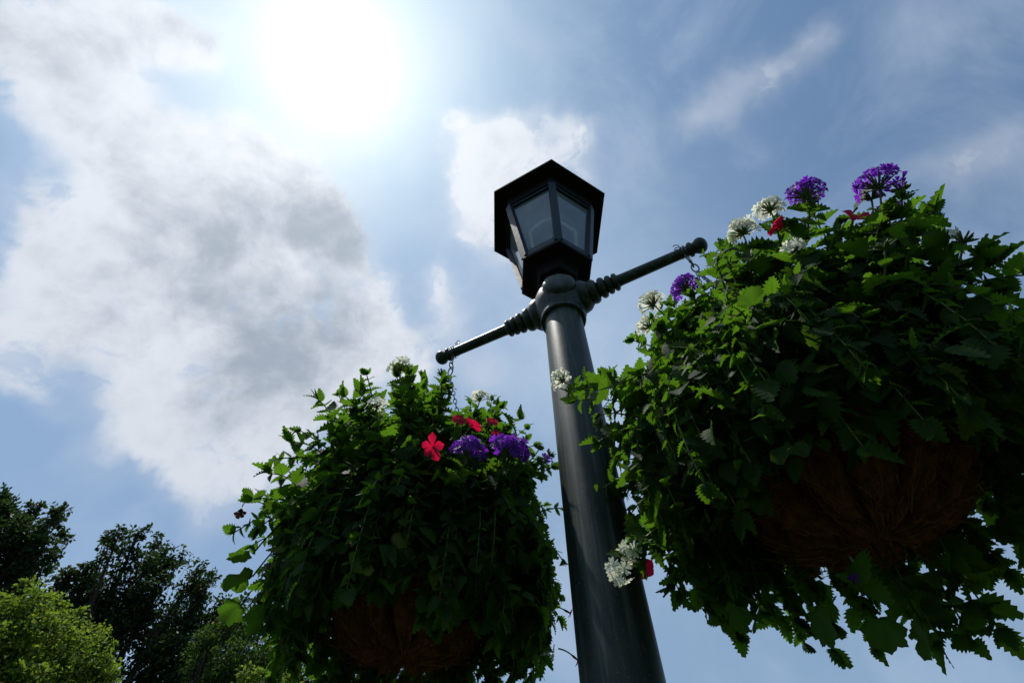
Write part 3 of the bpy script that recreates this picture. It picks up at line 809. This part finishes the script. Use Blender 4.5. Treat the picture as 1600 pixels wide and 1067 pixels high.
    for h in heads:
        k, px, py = h[:3]; kw = h[3] if len(h) > 3 else {}
        p = surf(px, py, kw.get('in', 0.0)); out = unit(p - cen)
        if 'dep' in kw: p = cam0 + ray(px, py) * kw['dep'] 
        src = spring(p) if kw.get('s', .03) > .0165 or k in ('bud', 'sprig') else p - out * .05 - np.array([0, 0, .01])
        ax = unit(out * .7 + np.array([0, 0, .7]) + np.array(kw.get('tilt', (0, 0, 0)), float))
        if k in ('purple', 'white'): flower_head(verb, p, ax, k, kw.get('s', .027), kw.get('n', 17), src, lv, kw.get('f', .0105), kw.get('spread', 1.3))
        elif k == 'bud': bud_cluster(verb, p, ax, kw.get('s', .018), src, lv)
        elif k == 'red': red_flower(ger, p, unit(np.array(kw.get('nrm', out), float)), kw.get('s', .028), src, kw.get('cup', .35), kw.get('wid', .62))
        elif k == 'withered': red_flower(ger, p, unit(np.array([.3, -.2, -.8])), .014, src, 1.4, .5, 'brownp', 'withered_flower', 'brown withered flower on a bare stalk')
        elif k == 'gleaf': gleaf(p, unit(out + np.array(kw.get('tilt', (0, 0, 0)), float)), kw.get('s', .07))
        elif k == 'sprig':
            pts = bez(src, (src + p) / 2 + np.array([0, 0, .05]), p, 12); st.add(*tube(pts, .0014, 5)); leaf_pairs(lv, pts, .024, .99, kw.get('s', .055), start=.2, outward=out)
            add_leaves(lv, 'verbena', [p] * 3, [unit(out + np.array([0, 0, .4]) + rng.normal(0, .4, 3)) for _ in range(3)], [unit(rng.normal(0, .5, 3) + np.array([0, 0, 1])) for _ in range(3)], [.035, .04, .03])
    lv.build('foliage', M['verb'], verb, True); st.build('stems', M['stem'], verb, True)
    gl.build('foliage', M['ger'], ger, True)

bl, cl_ = make_basket('coconut fibre basket hung from the far, lower looking left arm of the lamp', -1, .590)
br, cr_ = make_basket('coconut fibre basket hung from the near right arm of the lamp', 1, .590)

SIL_L = [(395, 835), (400, 765), (445, 690), (500, 635), (560, 618), (600, 590), (650, 585), (700, 600), (760, 630), (815, 680), (855, 750), (880, 850), (880, 950), (845, 1030), (400, 960), (365, 900)]
HEADS_L = [('white', 625, 568, dict(s=.026, n=15)), ('white', 752, 617, dict(s=.022, n=9)), ('white', 588, 628, dict(s=.018, n=7)), ('bud', 690, 587),
           ('purple', 735, 694, {'s':.034, 'n':32, 'f':.012, 'in':-.03}), ('purple', 803, 694, {'s':.040, 'n':44, 'f':.013, 'in':-.03}), ('purple', 855, 717, dict(s=.018, n=6)),
           ('bud', 842, 702), ('bud', 858, 712), ('red', 677, 698, {'s':.030, 'nrm':(-.25, -.55, -.62), 'wid':.42, 'cup':.5, 'in':-.02}), ('red', 737, 664, {'s':.024, 'nrm':(.5, -.2, .8), 'in':.01}), ('red', 716, 656, {'s':.016, 'in':.0}),
           ('red', 768, 660, dict(s=.015)), ('red', 775, 678, dict(s=.012)), ('red', 890, 957, dict(s=.014)), ('red', 902, 1030, dict(s=.016)), ('withered', 376, 800), ('white', 853, 1030, dict(s=.020, n=8, tilt=(0, 0, -1.4))),
           ('sprig', 497, 625), ('sprig', 562, 612), ('sprig', 620, 590), ('sprig', 455, 690), ('sprig', 690, 600), ('sprig', 812, 655), ('sprig', 420, 740), ('sprig', 395, 780), ('sprig', 540, 620), ('sprig', 640, 585),
           ('gleaf', 395, 900, dict(s=.055)), ('gleaf', 380, 940, dict(s=.050)), ('gleaf', 395, 865, dict(s=.045)), ('gleaf', 415, 965, dict(s=.05))]
plant_basket(cl_, SIL_L, ('leafy verbena with several purple and white flower heads in the left basket', 'geranium with five petalled red flowers and round leaves in the left basket'), HEADS_L, 290, 11, .135, .135)

SIL_R = [(1030, 500), (1015, 550), (960, 610), (930, 660), (925, 720), (945, 790), (975, 860), (1040, 930), (1130, 965), (1220, 990), (1300, 985), (1390, 1005), (1480, 1005), (1555, 975), (1650, 900), (1080, 470), (1130, 420),
         (1170, 375), (1230, 345), (1300, 330), (1390, 320), (1470, 370), (1550, 400), (1620, 430), (1700, 520), (1730, 640)]
HEADS_R = [('purple', 1065, 441, dict(s=.028, n=26)), ('purple', 1255, 295, dict(s=.030, n=30)), ('purple', 1370, 276, dict(s=.032, n=20, f=.0135)), ('purple', 1388, 325, dict(s=.018, n=6)),
           ('bud', 1408, 300), ('bud', 1362, 312), ('white', 1014, 468, dict(s=.026, n=18)), ('white', 1008, 505, dict(s=.022, n=12)), ('white', 1155, 355, dict(s=.026, n=24)), ('white', 1200, 320, dict(s=.022, n=16)),
           ('white', 1240, 384, {'s':.014, 'n':5, 'in':.02}), ('red', 1222, 356, dict(s=.024, cup=1.2, nrm=(-.5, -.2, .9))), ('red', 1333, 345, dict(s=.022, cup=.9)), ('white', 1482, 366, dict(s=.010, n=3)), ('bud', 1505, 380),
           ('bud', 1382, 390), ('white', 872, 590, dict(s=.020, n=9, dep=1.00)), ('white', 980, 866, dict(s=.016, n=6, tilt=(-.4, -.3, -1.0), dep=.86)), ('white', 966, 899, dict(s=.017, n=7, tilt=(-.3, -.3, -1.6), dep=.84)),
           ('red', 1007, 887, dict(s=.020, nrm=(-.2, -.8, -.4))), ('red', 985, 862, dict(s=.014)), ('purple', 1338, 905, dict(s=.007, n=2, f=.008)),
           ('bud', 940, 665), ('sprig', 930, 605), ('sprig', 900, 625), ('sprig', 935, 690), ('sprig', 930, 770), ('sprig', 1000, 585), ('sprig', 1040, 520), ('sprig', 1140, 390), ('sprig', 1270, 330),
           ('sprig', 1460, 330), ('sprig', 1430, 370), ('sprig', 1560, 410), ('sprig', 1600, 430), ('sprig', 1530, 400), ('sprig', 1055, 915), ('sprig', 1130, 970), ('sprig', 1470, 1000), ('sprig', 1520, 1000), ('sprig', 1560, 980),
           ('gleaf', 1190, 937, dict(s=.048)), ('gleaf', 1150, 940, dict(s=.045)), ('gleaf', 1370, 957, dict(s=.048)), ('gleaf', 1270, 947, dict(s=.052)), ('gleaf', 1440, 970, dict(s=.048)), ('gleaf', 1200, 510, dict(s=.042)), ('gleaf', 1240, 690, dict(s=.045)), ('gleaf', 1340, 325, dict(s=.05)), ('gleaf', 1180, 480, dict(s=.038))]
plant_basket(cr_, SIL_R, ('bushy verbena with white and purple flower heads in the large right basket', 'geranium with sparse red flowers and scalloped leaves in the large right basket'), HEADS_R, 350, 23, .135, .18)

# ------------------------------------------------------------------ trees behind
def make_tree(label, clumps, dist, material, leaf, per, seed, spread=1.0):
    """clumps: (pixel x, pixel y, radius in pixels, extra distance): masses of leaves carried by limbs from one trunk"""
    global rng
    rng = np.random.default_rng(seed); random.seed(seed)
    C = []
    for px, py, rp, dd in clumps:
        p = at(px, py, dist + dd); rng_ = np.linalg.norm(p - [0, 0, CAMZ]); d = ray(px, py)
        depth = rng_ * np.dot(d, [0, CP, SP]); C.append((p, rp / FPX * depth))
    cm = np.mean([p for p, _ in C], axis=0)
    base = np.array([cm[0], cm[1], 0.0])
    tr = thing('tree', label, 'tree', base, 'trees behind the lamp')
    m = MB(); zt = min(p[2] for p, _ in C)
    fork = np.array([base[0], base[1], max(1.8, zt * .55)])
    H = max(p[2] for p, _ in C)
    rt = .022 * H
    m.add(*tube(bez(base, (base + fork) / 2 + [.1, .05, 0], fork, 8), np.linspace(rt * 1.3, rt, 8), 12))
    lv = MB(); P, D, N, S = [], [], [], []
    for p, r in C:
        mid_ = fork * .4 + p * .6 + np.array([0, 0, -.12 * H * random.random()])
        pts = bez(fork, mid_, p, 10); m.add(*tube(pts, np.linspace(rt * .55, .012 * r + .01, 10), 8))
        twigs = []
        for k in range(int(12 + 8 * r)):
            d = unit(rng.normal(0, 1, 3) + [0, 0, .25]); e = p + d * r * random.uniform(.55, 1.08) * np.array([1, 1, .85])
            s = pts[random.randint(5, 9)]
            tp = bez(s, (s + e) / 2 + rng.normal(0, .1 * r, 3), e, 6); m.add(*tube(tp, np.linspace(.016, .004, 6), 4)); twigs.append(tp)
        n = int(per * r * r)
        for k in range(n):
            tp = twigs[random.randrange(len(twigs))]; q = tp[min(5, int(6 * random.random() ** .5))]
            o_ = rng.normal(0, 1, 3) * .17 * r * spread
            o_[2] *= .7
            e = q + o_
            P.append(e); out = unit(e - p); D.append(unit(out * .5 + rng.normal(0, .7, 3) + [0, 0, -.1])); N.append(unit(rng.normal(0, .55, 3) + out * .3 + [0, 0, .7])); S.append(leaf * random.uniform(.7, 1.3))
    add_leaves(lv, 'tree', P, D, N, S)
    m.build('trunk', M['bark'], tr, True); lv.build('crown', M[material], tr)
    return tr

make_tree('tall dark tree rising highest at the left edge of the view', [(20, 830, 44, 0), (72, 815, 24, .6), (92, 800, 15, -.3), (50, 795, 16, .2), (-10, 800, 34, .3), (8, 775, 16, 0), (30, 870, 40, .8), (-60, 850, 60, 0), (70, 855, 26, -.5), (60, 885, 26, .3), (-10, 930, 60, .5), (100, 838, 12, .4), (20, 1010, 75, .3), (-90, 960, 75, .2), (60, 1100, 80, .6)], 21, 'dtree', .135, 2500, 3, .75)
make_tree('broad dark tree with an open airy top behind the yellow green maple', [(185, 838, 18, -.6), (165, 850, 12, .2), (215, 832, 16, .4), (245, 850, 18, .6), (272, 868, 18, .2), (200, 868, 20, .3), (240, 885, 30, 0), (300, 900, 30, -.4), (320, 925, 24, .2), (130, 915, 36, .5), (165, 930, 32, .1), (215, 930, 42, 0), (260, 960, 55, .5), (170, 990, 55, .8),
           (330, 985, 40, .8), (380, 1010, 50, .3), (260, 1050, 70, 0), (440, 1050, 55, .5), (120, 965, 30, 1.0), (340, 1060, 60, .9), (100, 905, 20, .6), (135, 893, 18, .3), (85, 925, 26, .8), (352, 950, 22, .4), (375, 965, 30, .2), (200, 1130, 85, .4), (350, 1140, 80, .4), (470, 1120, 70, .6)], 18, 'dtree', .12, 2700, 5, .85)
make_tree('round yellow green maple at the bottom left corner in front of dark trees', [(48, 915, 16, 0), (60, 935, 22, -.2), (25, 945, 24, -.3), (-5, 950, 26, .1), (88, 950, 20, .3), (112, 962, 20, .2), (50, 975, 36, -.4), (95, 990, 34, -.1), (135, 990, 24, .2), (155, 1005, 18, .1), (120, 1025, 36, -.3), (165, 1035, 18, 0), (150, 1062, 30, 0), (20, 1005, 42, -.4), (-30, 990, 50, 0), (60, 1035, 44, -.5), (20, 1070, 60, -.3), (110, 1085, 55, .3), (-50, 1080, 70, 0), (175, 1060, 12, .2), (60, 1150, 85, 0), (-30, 1160, 80, .2), (140, 1150, 60, .2)],
          12.5, 'ytree', .066, 7000, 8, 1.0)
make_tree('small mid green tree between the dark tree and the left basket', [(335, 985, 20, 0), (360, 975, 14, .1), (385, 980, 24, .2), (315, 1015, 24, .2), (355, 1025, 32, -.2), (410, 1030, 34, .2), (330, 1060, 34, 0), (380, 1075, 40, 0)], 14, 'mtree', .075, 5000, 9, 1.0)
make_tree('yellow green maple whose tips show beneath the left basket', [(385, 1052, 14, 0), (410, 1060, 20, 0), (455, 1068, 20, .1), (500, 1066, 14, .1), (530, 1075, 22, 0), (380, 1090, 32, .2), (450, 1110, 45, 0), (540, 1110, 40, .1)], 12, 'ytree', .066, 6500, 10, 1.0)
